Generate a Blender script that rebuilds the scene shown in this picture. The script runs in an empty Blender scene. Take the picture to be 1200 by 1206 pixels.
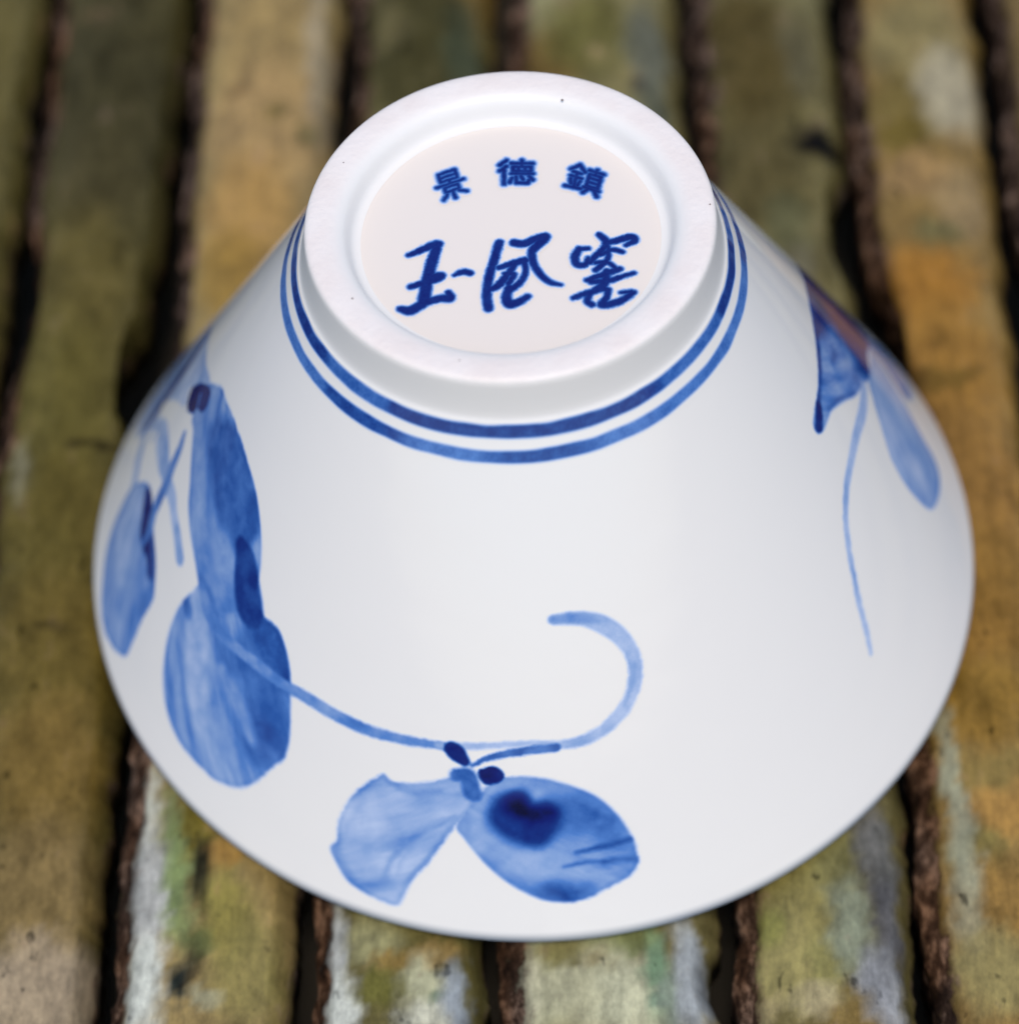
import bpy, math, random
import numpy as np
from mathutils import Vector, Matrix, noise

# ------------------------------------------------------------------ camera, sky, sun, exposure
scene = bpy.context.scene
COL = scene.collection
cd = bpy.data.cameras.new('camera')
cam = bpy.data.objects.new('camera', cd); COL.objects.link(cam)
rt = Vector([0.9974395483115074, -0.054195991568364466, -0.04665985385808721]); up = Vector([0.07122594654572764, 0.8114069985412292, 0.5801254582044982]); bk = Vector([0.006419657529918366, -0.5819634672522286, 0.8131895909202005])
M4 = Matrix(((rt.x, up.x, bk.x, 0), (rt.y, up.y, bk.y, 0), (rt.z, up.z, bk.z, 0), (0, 0, 0, 1)))
cam.matrix_world = Matrix.Translation(Vector([0.0, -0.16832776237797026, 0.24082062018571837])) @ M4
cd.sensor_fit = 'HORIZONTAL'; cd.sensor_width = 36.0; cd.lens = 102.0
cd.clip_start = 0.01; cd.clip_end = 500.0
cd.dof.use_dof = True; cd.dof.focus_distance = 0.256; cd.dof.aperture_fstop = 15.0
scene.camera = cam

SUN_EL, SUN_AZ = math.radians(67), math.radians(176)      # azimuth counted clockwise from +Y
w = bpy.data.worlds.new("World"); scene.world = w; w.use_nodes = True
wn = w.node_tree; bg = wn.nodes['Background']
sky = wn.nodes.new('ShaderNodeTexSky'); sky.sky_type = 'NISHITA'; sky.sun_disc = False
sky.sun_elevation = SUN_EL; sky.sun_rotation = SUN_AZ
sky.air_density = 1.0; sky.dust_density = 1.2; sky.ozone_density = 1.0
wn.links.new(sky.outputs[0], bg.inputs[0]); bg.inputs[1].default_value = 0.11
sd = bpy.data.lights.new('sun', 'SUN'); sd.energy = 1.5; sd.angle = math.radians(14); sd.color = (1.0, 0.89, 0.76)
sun = bpy.data.objects.new('sun', sd); COL.objects.link(sun)
to_sun = Vector((math.sin(SUN_AZ) * math.cos(SUN_EL), math.cos(SUN_AZ) * math.cos(SUN_EL), math.sin(SUN_EL)))
sun.rotation_euler = (-to_sun).to_track_quat('-Z', 'Y').to_euler()
vs = scene.view_settings
vs.view_transform = 'Standard'; vs.look = 'None'; vs.exposure = 0.45; vs.gamma = 1.0

# ------------------------------------------------------------------ helpers
MM = 0.001
def lin(c):
    c = np.asarray(c, float) / 255.0
    return np.where(c <= .04045, c / 12.92, ((c + .055) / 1.055) ** 2.4)

def empty(name, loc=(0, 0, 0), rz=0.0):
    o = bpy.data.objects.new(name, None); COL.objects.link(o); o.location = loc; o.rotation_euler = (0, 0, rz)
    o.empty_display_size = 0.01
    return o

def mesh_obj(name, verts, faces, mat, parent=None, normals=None, color=None, floats=None):
    me = bpy.data.meshes.new(name)
    me.from_pydata(np.asarray(verts).tolist(), [], np.asarray(faces).tolist() if not isinstance(faces, list) else faces)
    me.polygons.foreach_set('use_smooth', [True] * len(me.polygons))
    if color is not None:
        a = me.attributes.new('pigment', 'FLOAT_COLOR', 'POINT')
        a.data.foreach_set('color', np.hstack([color, np.ones((len(color), 1))]).astype(np.float32).ravel())
    for k, v in (floats or {}).items():
        a = me.attributes.new(k, 'FLOAT', 'POINT'); a.data.foreach_set('value', np.asarray(v, np.float32))
    if normals is not None:
        me.normals_split_custom_set_from_vertices(np.asarray(normals).tolist())
    me.materials.append(mat)
    o = bpy.data.objects.new(name, me); COL.objects.link(o); o.parent = parent
    return o

def vnoise(x, y, seed=0):
    xi = np.floor(x).astype(np.int64); yi = np.floor(y).astype(np.int64)
    fx = x - xi; fy = y - yi
    fx = fx * fx * (3 - 2 * fx); fy = fy * fy * (3 - 2 * fy)
    def h(a, b):
        n = (a * 374761393 + b * 668265263 + seed * 1274126177) & 0xFFFFFFFF
        n = ((n ^ (n >> 13)) * 1274126177) & 0xFFFFFFFF
        return ((n ^ (n >> 16)) & 0xFFFF) / 65535.0
    return (h(xi, yi) * (1 - fx) + h(xi + 1, yi) * fx) * (1 - fy) + (h(xi, yi + 1) * (1 - fx) + h(xi + 1, yi + 1) * fx) * fy

def fbm(x, y, seed=0):
    return (vnoise(x, y, seed) + .5 * vnoise(2.1 * x, 2.1 * y, seed + 7) + .25 * vnoise(4.3 * x, 4.3 * y, seed + 13)) / 1.75

def sstep(a, b, x):
    t = np.clip((x - a) / (b - a), 0, 1); return t * t * (3 - 2 * t)

# ------------------------------------------------------------------ materials
def new_mat(name):
    m = bpy.data.materials.new(name); m.use_nodes = True
    return m, m.node_tree, m.node_tree.nodes['Principled BSDF']

GLAZE = np.array((.875, .86, .825))
def glaze_mat(name, pigment=False, base=None):
    m, nt, p = new_mat(name); N, L = nt.nodes, nt.links
    p.inputs['Roughness'].default_value = .05
    p.inputs['IOR'].default_value = 1.5; p.inputs['Specular IOR Level'].default_value = .5
    if pigment:
        a = N.new('ShaderNodeAttribute'); a.attribute_name = 'pigment'
        L.new(a.outputs['Color'], p.inputs['Base Color'])
    else:
        p.inputs['Base Color'].default_value = (*(GLAZE if base is None else base), 1)
    # the faint ripple of a dipped glaze
    tc = N.new('ShaderNodeTexCoord'); n = N.new('ShaderNodeTexNoise'); n.inputs['Scale'].default_value = 170; n.inputs['Detail'].default_value = 1.5
    b = N.new('ShaderNodeBump'); b.inputs['Strength'].default_value = .05; b.inputs['Distance'].default_value = .0006
    L.new(tc.outputs['Object'], n.inputs['Vector']); L.new(n.outputs['Fac'], b.inputs['Height']); L.new(b.outputs[0], p.inputs['Normal'])
    return m
M_GLAZE = glaze_mat('white_glaze')
M_PAINT = glaze_mat('blue_under_glaze', True)
BASEC = np.array((.86, .79, .72))
M_BASE = glaze_mat('warm_white_glaze', base=BASEC)

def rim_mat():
    # blue-grey line of surroundings reflected in the lip, painted into its base colour
    m = glaze_mat('lip_reflection_glaze'); nt = m.node_tree; N, L = nt.nodes, nt.links; p = N['Principled BSDF']
    a = N.new('ShaderNodeAttribute'); a.attribute_name = 'lip_reflection'
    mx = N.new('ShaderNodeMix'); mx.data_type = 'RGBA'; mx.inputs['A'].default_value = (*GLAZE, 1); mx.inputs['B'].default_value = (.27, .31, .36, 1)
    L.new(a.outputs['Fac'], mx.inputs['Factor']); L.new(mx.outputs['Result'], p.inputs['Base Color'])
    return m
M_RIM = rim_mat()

def foot_mat():
    m, nt, p = new_mat('foot_porcelain'); N, L = nt.nodes, nt.links
    a = N.new('ShaderNodeAttribute'); a.attribute_name = 'bare'
    tc = N.new('ShaderNodeTexCoord')
    n = N.new('ShaderNodeTexNoise'); n.inputs['Scale'].default_value = 260; n.inputs['Detail'].default_value = 5
    L.new(tc.outputs['Object'], n.inputs['Vector'])
    sp = N.new('ShaderNodeTexVoronoi'); sp.inputs['Scale'].default_value = 330; L.new(tc.outputs['Object'], sp.inputs['Vector'])
    spot = N.new('ShaderNodeMapRange'); spot.inputs['From Min'].default_value = .03; spot.inputs['From Max'].default_value = .07
    spot.inputs['To Min'].default_value = 0.72; spot.inputs['To Max'].default_value = 1.0
    L.new(sp.outputs['Distance'], spot.inputs['Value'])
    rp = N.new('ShaderNodeValToRGB'); rp.color_ramp.elements[0].color = (.865, .79, .745, 1); rp.color_ramp.elements[1].color = (.90, .845, .805, 1)
    rp.color_ramp.elements[0].position = .35; rp.color_ramp.elements[1].position = .65
    L.new(n.outputs['Fac'], rp.inputs['Fac'])
    mx = N.new('ShaderNodeMix'); mx.data_type = 'RGBA'; mx.inputs['A'].default_value = (.875, .86, .825, 1)
    L.new(a.outputs['Fac'], mx.inputs['Factor']); L.new(rp.outputs[0], mx.inputs['B']); L.new(mx.outputs['Result'], p.inputs['Base Color'])
    mr = N.new('ShaderNodeMapRange'); mr.inputs['To Min'].default_value = .38; mr.inputs['To Max'].default_value = .55
    L.new(a.outputs['Fac'], mr.inputs['Value']); L.new(mr.outputs[0], p.inputs['Roughness'])
    b = N.new('ShaderNodeBump'); b.inputs['Distance'].default_value = .00025
    s = N.new('ShaderNodeMath'); s.operation = 'MULTIPLY'; s.inputs[1].default_value = .35
    n2 = N.new('ShaderNodeTexNoise'); n2.inputs['Scale'].default_value = 1800; n2.inputs['Detail'].default_value = 3
    L.new(tc.outputs['Object'], n2.inputs['Vector'])
    L.new(a.outputs['Fac'], s.inputs[0]); L.new(s.outputs[0], b.inputs['Strength']); L.new(n2.outputs['Fac'], b.inputs['Height']); L.new(b.outputs[0], p.inputs['Normal'])
    return m
M_FOOT = foot_mat()

def strip_mat():
    m, nt, p = new_mat('weathered_bamboo'); N, L = nt.nodes, nt.links
    tc = N.new('ShaderNodeTexCoord'); oi = N.new('ShaderNodeObjectInfo')
    of = N.new('ShaderNodeVectorMath'); of.operation = 'SCALE'; of.inputs['Scale'].default_value = 37.0
    cb = N.new('ShaderNodeCombineXYZ')
    for k in range(3): L.new(oi.outputs['Random'], cb.inputs[k])
    L.new(cb.outputs[0], of.inputs[0])
    ad = N.new('ShaderNodeVectorMath'); ad.operation = 'ADD'; L.new(tc.outputs['Object'], ad.inputs[0]); L.new(of.outputs[0], ad.inputs[1])
    def mapped(sx, sy):
        mp = N.new('ShaderNodeMapping'); mp.inputs['Scale'].default_value = (sx, sy, 1); L.new(ad.outputs[0], mp.inputs['Vector']); return mp
    def noi(src, scale, detail, rough=.6):
        n = N.new('ShaderNodeTexNoise'); n.inputs['Scale'].default_value = scale; n.inputs['Detail'].default_value = detail; n.inputs['Roughness'].default_value = rough
        L.new(src.outputs[0], n.inputs['Vector']); return n
    iso = mapped(1, .6); lng = mapped(1, .12); brk = mapped(1, .45)
    n_mot = noi(iso, 330, 7, .68); n_fib = noi(brk, 800, 7, .72); n_grain = noi(lng, 1300, 3, .6); n_fine = noi(iso, 1700, 4, .7)
    col = N.new('ShaderNodeAttribute'); col.attribute_name = 'pigment'
    edge = N.new('ShaderNodeAttribute'); edge.attribute_name = 'bark'
    def mrange(src, a, b, c, d):
        q = N.new('ShaderNodeMapRange'); q.inputs['From Min'].default_value = a; q.inputs['From Max'].default_value = b
        q.inputs['To Min'].default_value = c; q.inputs['To Max'].default_value = d; L.new(src, q.inputs['Value']); return q
    def mul(a, b):
        q = N.new('ShaderNodeMath'); q.operation = 'MULTIPLY'; L.new(a, q.inputs[0]); L.new(b, q.inputs[1]); return q
    v = mul(mrange(n_mot.outputs['Fac'], .3, .7, .58, 1.38).outputs[0], mrange(n_fine.outputs['Fac'], .3, .7, .80, 1.2).outputs[0])
    v = mul(v.outputs[0], mrange(n_grain.outputs['Fac'], .3, .7, .86, 1.14).outputs[0])
    sc = N.new('ShaderNodeVectorMath'); sc.operation = 'SCALE'; L.new(col.outputs['Color'], sc.inputs[0]); L.new(v.outputs[0], sc.inputs['Scale'])
    # torn brown bark fibres along the edges
    rp = N.new('ShaderNodeValToRGB'); e = rp.color_ramp.elements
    e[0].position = .34; e[0].color = (.008, .005, .004, 1); e[1].position = .74; e[1].color = (.25, .165, .115, 1)
    x = e.new(.52); x.color = (.045, .027, .018, 1)
    mixf = N.new('ShaderNodeMath'); mixf.operation = 'ADD'; L.new(n_fib.outputs['Fac'], mixf.inputs[0])
    m2 = mrange(n_mot.outputs['Fac'], .3, .7, -.16, .16); L.new(m2.outputs[0], mixf.inputs[1]); L.new(mixf.outputs[0], rp.inputs['Fac'])
    nb = N.new('ShaderNodeMath'); nb.operation = 'ADD'; L.new(edge.outputs['Fac'], nb.inputs[0]); m3 = mrange(n_mot.outputs['Fac'], .25, .75, -.6, .6); L.new(m3.outputs[0], nb.inputs[1])
    bf = mrange(nb.outputs[0], .25, .75, 0, 1)
    hue = N.new('ShaderNodeMix'); hue.data_type = 'RGBA'; hue.blend_type = 'MULTIPLY'; hue.inputs['B'].default_value = (1.25, 1.0, .74, 1)
    n_h = noi(iso, 110, 3, .5); hf = mrange(n_h.outputs['Fac'], .45, .62, 0, 1); L.new(hf.outputs[0], hue.inputs['Factor']); L.new(rp.outputs[0], hue.inputs['A'])
    mx = N.new('ShaderNodeMix'); mx.data_type = 'RGBA'; L.new(bf.outputs[0], mx.inputs['Factor']); L.new(sc.outputs[0], mx.inputs['A']); L.new(hue.outputs['Result'], mx.inputs['B'])
    # black mildew specks
    n_sp = noi(iso, 620, 3, .5)
    sp = mrange(n_sp.outputs['Fac'], .66, .74, 1, .35)
    s2 = N.new('ShaderNodeVectorMath'); s2.operation = 'SCALE'; L.new(mx.outputs['Result'], s2.inputs[0]); L.new(sp.outputs[0], s2.inputs['Scale'])
    L.new(s2.outputs[0], p.inputs['Base Color'])
    rr = N.new('ShaderNodeMapRange'); rr.inputs['To Min'].default_value = .30; rr.inputs['To Max'].default_value = .85; L.new(bf.outputs[0], rr.inputs['Value'])
    L.new(rr.outputs[0], p.inputs['Roughness']); lm = N.new('ShaderNodeRGBToBW'); L.new(s2.outputs[0], lm.inputs[0]); ls = mrange(lm.outputs[0], .015, .16, .04, .38); L.new(ls.outputs[0], p.inputs['Specular IOR Level'])
    b = N.new('ShaderNodeBump'); b.inputs['Strength'].default_value = .32; b.inputs['Distance'].default_value = .0006
    h = N.new('ShaderNodeMath'); h.operation = 'ADD'; L.new(n_fib.outputs['Fac'], h.inputs[0]); L.new(n_mot.outputs['Fac'], h.inputs[1])
    L.new(h.outputs[0], b.inputs['Height']); L.new(b.outputs[0], p.inputs['Normal'])
    return m
M_STRIP = strip_mat()

def ground_mat():
    m, nt, p = new_mat('dark_earth'); N, L = nt.nodes, nt.links
    tc = N.new('ShaderNodeTexCoord'); n = N.new('ShaderNodeTexNoise'); n.inputs['Scale'].default_value = 40; n.inputs['Detail'].default_value = 8
    rp = N.new('ShaderNodeValToRGB'); rp.color_ramp.elements[0].color = (.02, .016, .012, 1); rp.color_ramp.elements[1].color = (.09, .075, .055, 1)
    L.new(tc.outputs['Object'], n.inputs['Vector']); L.new(n.outputs['Fac'], rp.inputs['Fac']); L.new(rp.outputs[0], p.inputs['Base Color'])
    p.inputs['Roughness'].default_value = .9
    return m

# ------------------------------------------------------------------ ground and slatted surface
g = mesh_obj('ground', [(-60, -60, -.032), (60, -60, -.032), (60, 60, -.032), (-60, 60, -.032)], [(0, 1, 2, 3)], ground_mat())
g['kind'] = 'structure'

LEAN = 0.058                                   # the slats run along (LEAN, 1)
table = empty('slatted_surface', (0, 0, 0), -math.atan(LEAN))
table['label'] = 'weathered slatted surface of mottled olive, gold and grey strips under the bowl'
table['category'] = 'slatted surface'
GAPS = [-111.5, -93.5, -75.5, -57.96, -40.7, -21.8, -3.8, 18.4, 36.5, 52.9, 70.6, 88.5, 106.5]
TONES = [(86, 76, 42), (88, 78, 42), (92, 84, 46), (78, 72, 40), (140, 122, 78), (92, 86, 50), (120, 112, 72), (98, 90, 54), (132, 108, 60), (110, 92, 56), (120, 104, 56), (96, 88, 50)]
BLOBS = [
    [-44.85, 69.56, 6.97, 21.02, [60, 56, 34], 0.9],
    [-46.44, 56.44, 4.87, 7.71, [72, 66, 40], 0.6],
    [-47.83, 40.18, 5.67, 10.84, [92, 82, 40], 0.7],
    [-49.98, 22.61, 6.4, 13.46, [92, 84, 38], 0.8],
    [-49.38, 6.99, 6.21, 9.57, [88, 78, 34], 0.8],
    [-48.81, -7.74, 6.89, 9.04, [96, 82, 36], 0.8],
    [-49.11, -21.58, 5.86, 7.61, [112, 92, 44], 0.8],
    [-49.4, -34.68, 5.71, 7.21, [128, 108, 66], 0.7],
    [-48.16, -45.46, 6.37, 5.18, [160, 144, 119], 0.8],
    [-53.32, 16.12, 1.09, 3.35, [140, 136, 110], 0.5],
    [-15.01, 76.22, 1.4, 4.15, [40, 36, 24], 0.6],
    [-26.02, 75.93, 7.02, 8.24, [150, 128, 82], 0.8],
    [-26.6, 61.05, 6.84, 10.39, [158, 132, 88], 0.8],
    [-29.05, 48.35, 4.78, 8.71, [160, 128, 74], 0.8],
    [-30.93, 39.82, 3.77, 6.06, [140, 112, 50], 0.7],
    [-25.11, 63.57, 1.38, 1.33, [96, 84, 40], 0.7],
    [-22.22, 60.62, 1.37, 1.84, [84, 80, 46], 0.6],
    [-30.01, 67.41, 1.39, 1.21, [92, 70, 40], 0.6],
    [-20.57, 72.61, 1.4, 12.14, [158, 148, 127], 0.5],
    [-8.09, 74.12, 6.97, 12.2, [66, 62, 34], 0.9],
    [-11.98, 77.31, 2.01, 4.17, [104, 96, 62], 0.5],
    [-3.75, 70.92, 2.18, 8.1, [62, 70, 52], 0.6],
    [5.59, 69.98, 3.95, 5.41, [104, 82, 36], 0.8],
    [10.79, 73.6, 4.96, 6.84, [94, 90, 44], 0.8],
    [12.02, 70.02, 0.89, 1.09, [150, 132, 92], 0.8],
    [17.96, 70.11, 2.46, 8.1, [92, 94, 80], 0.8],
    [16.25, 64.83, 1.17, 1.61, [40, 42, 40], 0.8],
    [17.44, 58.04, 2.12, 6.49, [90, 94, 78], 0.7],
    [29.06, 67.62, 4.89, 11.98, [76, 66, 34], 0.9],
    [28.13, 49.2, 4.73, 7.54, [80, 72, 42], 0.8],
    [31.07, 41.35, 2.42, 4.91, [86, 86, 58], 0.7],
    [34.9, 67.03, 1.95, 6.71, [84, 80, 60], 0.5],
    [31.5, 32.74, 1.83, 4.76, [110, 106, 86], 0.6],
    [48.83, 68.37, 5.85, 8.09, [128, 116, 74], 0.9],
    [46.42, 57.82, 4.79, 5.22, [112, 98, 50], 0.8],
    [51.56, 59.97, 3.46, 6.57, [158, 150, 125], 0.8],
    [45.51, 54.62, 2.86, 2.59, [96, 82, 30], 0.7],
    [45.97, 47.47, 3.76, 3.03, [150, 122, 78], 0.8],
    [50.11, 43.28, 2.8, 4.96, [140, 120, 84], 0.7],
    [46.63, 38.63, 2.77, 2.45, [96, 94, 60], 0.7],
    [44.71, 31.5, 5.47, 5.93, [146, 104, 40], 0.9],
    [44.89, 19.72, 6.24, 9.02, [140, 104, 44], 0.9],
    [44.72, 18.59, 4.45, 1.37, [84, 68, 26], 0.6],
    [46.31, 5.06, 5.2, 9.58, [136, 102, 48], 0.9],
    [44.98, -9.6, 5.05, 9.05, [130, 98, 42], 0.9],
    [43.2, -21.46, 4.93, 4.83, [126, 98, 40], 0.9],
    [42.46, -29.09, 4.04, 1.88, [120, 104, 56], 0.7],
    [42.96, -33.81, 4.0, 2.76, [152, 118, 62], 0.8],
    [39.89, -38.16, 2.38, 2.71, [112, 104, 56], 0.7],
    [40.66, -43.62, 4.71, 4.4, [140, 110, 56], 0.8],
    [38.31, -43.43, 1.57, 5.27, [149, 146, 119], 0.7],
    [40.38, -50.6, 3.86, 4.27, [138, 128, 82], 0.8],
    [38.83, -31.61, 1.13, 10.06, [147, 150, 128], 0.75],
    [-39.4, -28.08, 1.82, 5.58, [178, 179, 164], 0.9],
    [-38.81, -37.33, 1.94, 7.12, [163, 164, 159], 0.9],
    [-39.03, -46.17, 1.91, 5.16, [190, 194, 184], 0.9],
    [-36.04, -33.91, 1.47, 8.11, [120, 138, 88], 0.8],
    [-33.63, -30.41, 1.8, 4.61, [104, 94, 36], 0.9],
    [-33.18, -35.51, 1.14, 3.62, [50, 50, 38], 0.8],
    [-31.17, -33.38, 1.63, 1.83, [146, 114, 58], 0.8],
    [-31.15, -39.73, 2.73, 4.43, [128, 120, 60], 0.8],
    [-29.15, -45.19, 3.18, 5.18, [126, 118, 68], 0.7],
    [-35.23, -46.9, 0.95, 2.42, [40, 46, 42], 0.9],
    [-34.33, -42.15, 1.6, 2.12, [70, 84, 48], 0.7],
    [-32.7, -47.96, 1.11, 1.21, [154, 154, 127], 0.6],
    [-21.21, -44.06, 1.43, 6.07, [170, 172, 166], 0.9],
    [-20.53, -49.33, 1.57, 3.41, [192, 196, 186], 0.9],
    [-17.21, -42.61, 2.39, 2.64, [148, 145, 104], 0.8],
    [-14.9, -44.99, 2.69, 1.22, [124, 102, 50], 0.8],
    [-16.96, -47.88, 1.73, 2.06, [100, 98, 44], 0.8],
    [-12.61, -47.35, 2.36, 2.58, [165, 166, 137], 0.8],
    [-12.74, -50.79, 2.66, 1.7, [182, 183, 165], 0.8],
    [-11.48, -48.73, 0.78, 1.03, [86, 104, 84], 0.7],
    [-9.53, -48.89, 1.25, 3.42, [138, 146, 152], 0.85],
    [-10.91, -44.42, 2.06, 1.05, [150, 126, 78], 0.6],
    [-2.81, -48.11, 3.14, 5.12, [164, 164, 130], 0.9],
    [-3.25, -48.94, 1.88, 3.42, [194, 191, 164], 0.7],
    [2.27, -48.5, 4.69, 4.27, [173, 172, 142], 0.85],
    [3.17, -46.84, 1.57, 0.87, [120, 104, 54], 0.5],
    [6.04, -50.52, 3.11, 4.24, [179, 180, 152], 0.8],
    [8.74, -48.14, 1.1, 4.28, [110, 139, 109], 0.8],
    [9.92, -50.82, 1.4, 3.39, [121, 132, 118], 0.8],
    [12.09, -48.4, 1.56, 5.97, [153, 159, 161], 0.9],
    [0.12, -45.29, 2.37, 1.05, [110, 104, 56], 0.7],
    [5.72, -44.41, 3.16, 1.23, [112, 124, 80], 0.6],
    [23.49, -41.36, 3.96, 5.3, [130, 122, 72], 0.85],
    [20.35, -48.17, 3.9, 5.14, [146, 138, 88], 0.8],
    [26.39, -37.08, 2.39, 3.61, [122, 118, 72], 0.7],
    [24.53, -49.37, 1.87, 3.43, [120, 118, 70], 0.6],
    [27.0, -45.19, 1.88, 5.22, [124, 131, 111], 0.8],
    [30.37, -37.4, 1.91, 5.4, [95, 95, 93], 0.8],
    [30.63, -44.6, 1.41, 4.37, [85, 85, 88], 0.8],
    [29.35, -51.46, 2.01, 4.24, [141, 144, 148], 0.8],
    [19.16, -44.58, 1.89, 1.75, [126, 128, 64], 0.6],
    [16.72, -53.05, 3.09, 1.69, [162, 149, 109], 0.6],
    [23.02, -52.26, 2.32, 1.7, [175, 164, 129], 0.6],
    [-45.75, 18.03, 3.08, 0.56, [28, 22, 13], 0.8],
    [35.76, 53.36, 3.24, 2.32, [14, 11, 9], 0.9],
    [40.98, 7.72, 2.44, 13.85, [78, 54, 22], 0.8],
    [40.01, 15.61, 1.42, 4.47, [70, 48, 20], 0.7],
    [-34.3, -45.67, 0.79, 2.26, [26, 26, 24], 0.7],
    [-33.35, -35.5, 0.81, 2.72, [32, 32, 24], 0.6],
    [-48.93, -4.66, 2.08, 0.83, [40, 34, 18], 0.6],
]
HEIGHTS = [-.3, -.6, -.2, -.75, 0.0, -.55, -.7, 0.0, -.5, -.3, -.7, -.2]      # no two strips lie quite level
ca, sa = 1 / math.hypot(1, LEAN), LEAN / math.hypot(1, LEAN)

def sat(c, k=1.04):
    c = lin(c); g = c @ np.array((.3, .6, .1)); return np.clip((g + (c - g) * k) * (1.06, 1.045, 1.0), .004, 1)

# bites rotted out of the strips' edges: strip, side, place along it, half length, depth (mm)
NOTCHES = [(3, 1, 25, 6.5, 4.2), (3, 1, 36, 9, 1.6), (7, 1, 44, 7, 2.4), (8, -1, 24, 11, 2.6), (3, -1, 40, 8, 1.4), (6, 1, -47, 3, 1.2), (9, -1, 30, 10, 1.5), (7, -1, -70, 6, 1.2)]

def strip(i, x0, x1, tone):
    rng = random.Random(40 + i)
    xc, wd = (x0 + x1) / 2, (x1 - x0)
    # across: left underside, torn left ledge, rounded back, right roll-off, right side
    us = [-.5, -.5, -.5] + list(np.linspace(-.5, -.36, 7)) + list(np.linspace(-.335, .36, 17)) + list(np.linspace(.385, .5, 9)) + [.5, .5]
    nU = len(us); kinds = [0] * 3 + [1] * (nU - 5) + [2] * 2
    ys = np.concatenate([np.arange(-280, -78, 8.0), np.arange(-78, 112, .7), np.arange(112, 281, 8.0)])
    V = []; Bk = []
    U = np.array(us); tone_l = sat(tone)
    sd_ = i * 31.7
    for y in ys:
        wl = 1.8 * noise.noise((sd_, y * .045, 0)) + .8 * noise.noise((sd_, y * .22, 3)) + .5 * noise.noise((sd_, y * .8, 5))
        wr = 1.0 * noise.noise((sd_ + 9, y * .045, 0)) + .7 * noise.noise((sd_ + 9, y * .22, 3)) + .4 * noise.noise((sd_ + 9, y * .8, 5))
        for si, sdn, ny, nl, nd in NOTCHES:
            if si == i:
                b_ = nd * math.exp(-((y - ny) / nl) ** 4) * (1 + .5 * noise.noise((y * .9, si, 1)))
                if sdn > 0: wr -= b_
                else: wl += b_
        lift = .25 * noise.noise((sd_ + 4, y * .02, 8))
        for j, u in enumerate(us):
            x = u * (wd - 1.7) + (wl * max(0, (-u - .3) / .2) if u < -.3 else 0) + (wr * max(0, (u - .3) / .2) if u > .3 else 0)
            a = u * 2
            z = -1.7 * a * a + lift * .3
            if u < -.375 + .03 * wl * .5: z -= .35 + 9.0 * max(0, (-u - .375)) ** 1.0 + .5 * noise.noise((x * .9 + sd_, y * .35, 2))
            if u > .36: z -= 60 * (u - .36) ** 2 * 2.6
            if j == 0: z = -9.5
            elif j == 1: z = -6.0
            elif j == 2: z = -3.6
            elif j == nU - 2: z = -5.5
            elif j == nU - 1: z = -9.5
            if 3 <= j < nU - 2:
                z += .16 * noise.noise((x * .35 + sd_, y * .12, 7)) + .07 * noise.noise((x * 1.3, y * .6, sd_))
            V.append((x, y, z - 1.06))
            bk = np.clip((-.32 - u) / .11, 0, 1) if u < 0 else .62 * np.clip((u - .46) / .05, 0, 1)
            Bk.append(bk)
    V = np.array(V); nY = len(ys)
    # mottled skin: the strip's own tone plus stains of lichen, moss and weathering with ragged outlines
    wx = (V[:, 0] + xc) * ca + V[:, 1] * sa; wy = -(V[:, 0] + xc) * sa + V[:, 1] * ca
    dx = 2.0 * (fbm(wx * .35 + 50, wy * .3 + 50, 3) - .5) + 1.5 * (fbm(wx * 1.1, wy * .9 + 90, 5) - .5)
    dy = 3.0 * (fbm(wx * .35 + 150, wy * .3 + 20, 11) - .5) + 1.8 * (fbm(wx * 1.1 + 33, wy * .9, 17) - .5)
    Cc = np.tile(tone_l, (len(V), 1)) * (0.8 + .4 * fbm(wx * .25 + 7 * i, wy * .2, 23))[:, None]
    # random stains beyond what the picture shows
    for k in range(60):
        by = rng.uniform(-280, 280)
        if -60 < by < 82 : continue
        bx = rng.uniform(x0, x1); c = sat(rng.choice([(150, 128, 82), (66, 60, 36), (150, 150, 112), (140, 104, 44), (110, 120, 70)]))
        d = ((V[:, 0] + xc - bx + dx) / rng.uniform(2, 6)) ** 2 + ((V[:, 1] - by + dy) / rng.uniform(4, 14)) ** 2
        al = .6 * np.exp(-d * 1.2); Cc = Cc * (1 - al[:, None]) + c * al[:, None]
    for bx, by, rx, ry, c, a in BLOBS:
        d = ((wx - bx + dx) / rx) ** 2 + ((wy - by + dy) / ry) ** 2
        al = a * (1 - sstep(.15, 2.0, d)); al = np.clip(al * 1.15, 0, 1); Cc = Cc * (1 - al[:, None]) + sat(c) * al[:, None]
    F = []
    for r in range(nY - 1):
        for j in range(nU - 1):
            k = r * nU + j; F.append((k, k + 1, k + nU + 1, k + nU))
        F.append((r * nU + nU - 1, r * nU, (r + 1) * nU, (r + 1) * nU + nU - 1))
    F.append(tuple(range(nU - 1, -1, -1))); F.append(tuple((nY - 1) * nU + j for j in range(nU)))
    o = mesh_obj('slat', V * MM, F, M_STRIP, table, color=Cc, floats={'bark': Bk})
    o.location = (xc * MM, 0, HEIGHTS[i % 12] * MM)
    return o
for i in range(len(GAPS) - 1):
    strip(i, GAPS[i], GAPS[i + 1], TONES[i])

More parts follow.
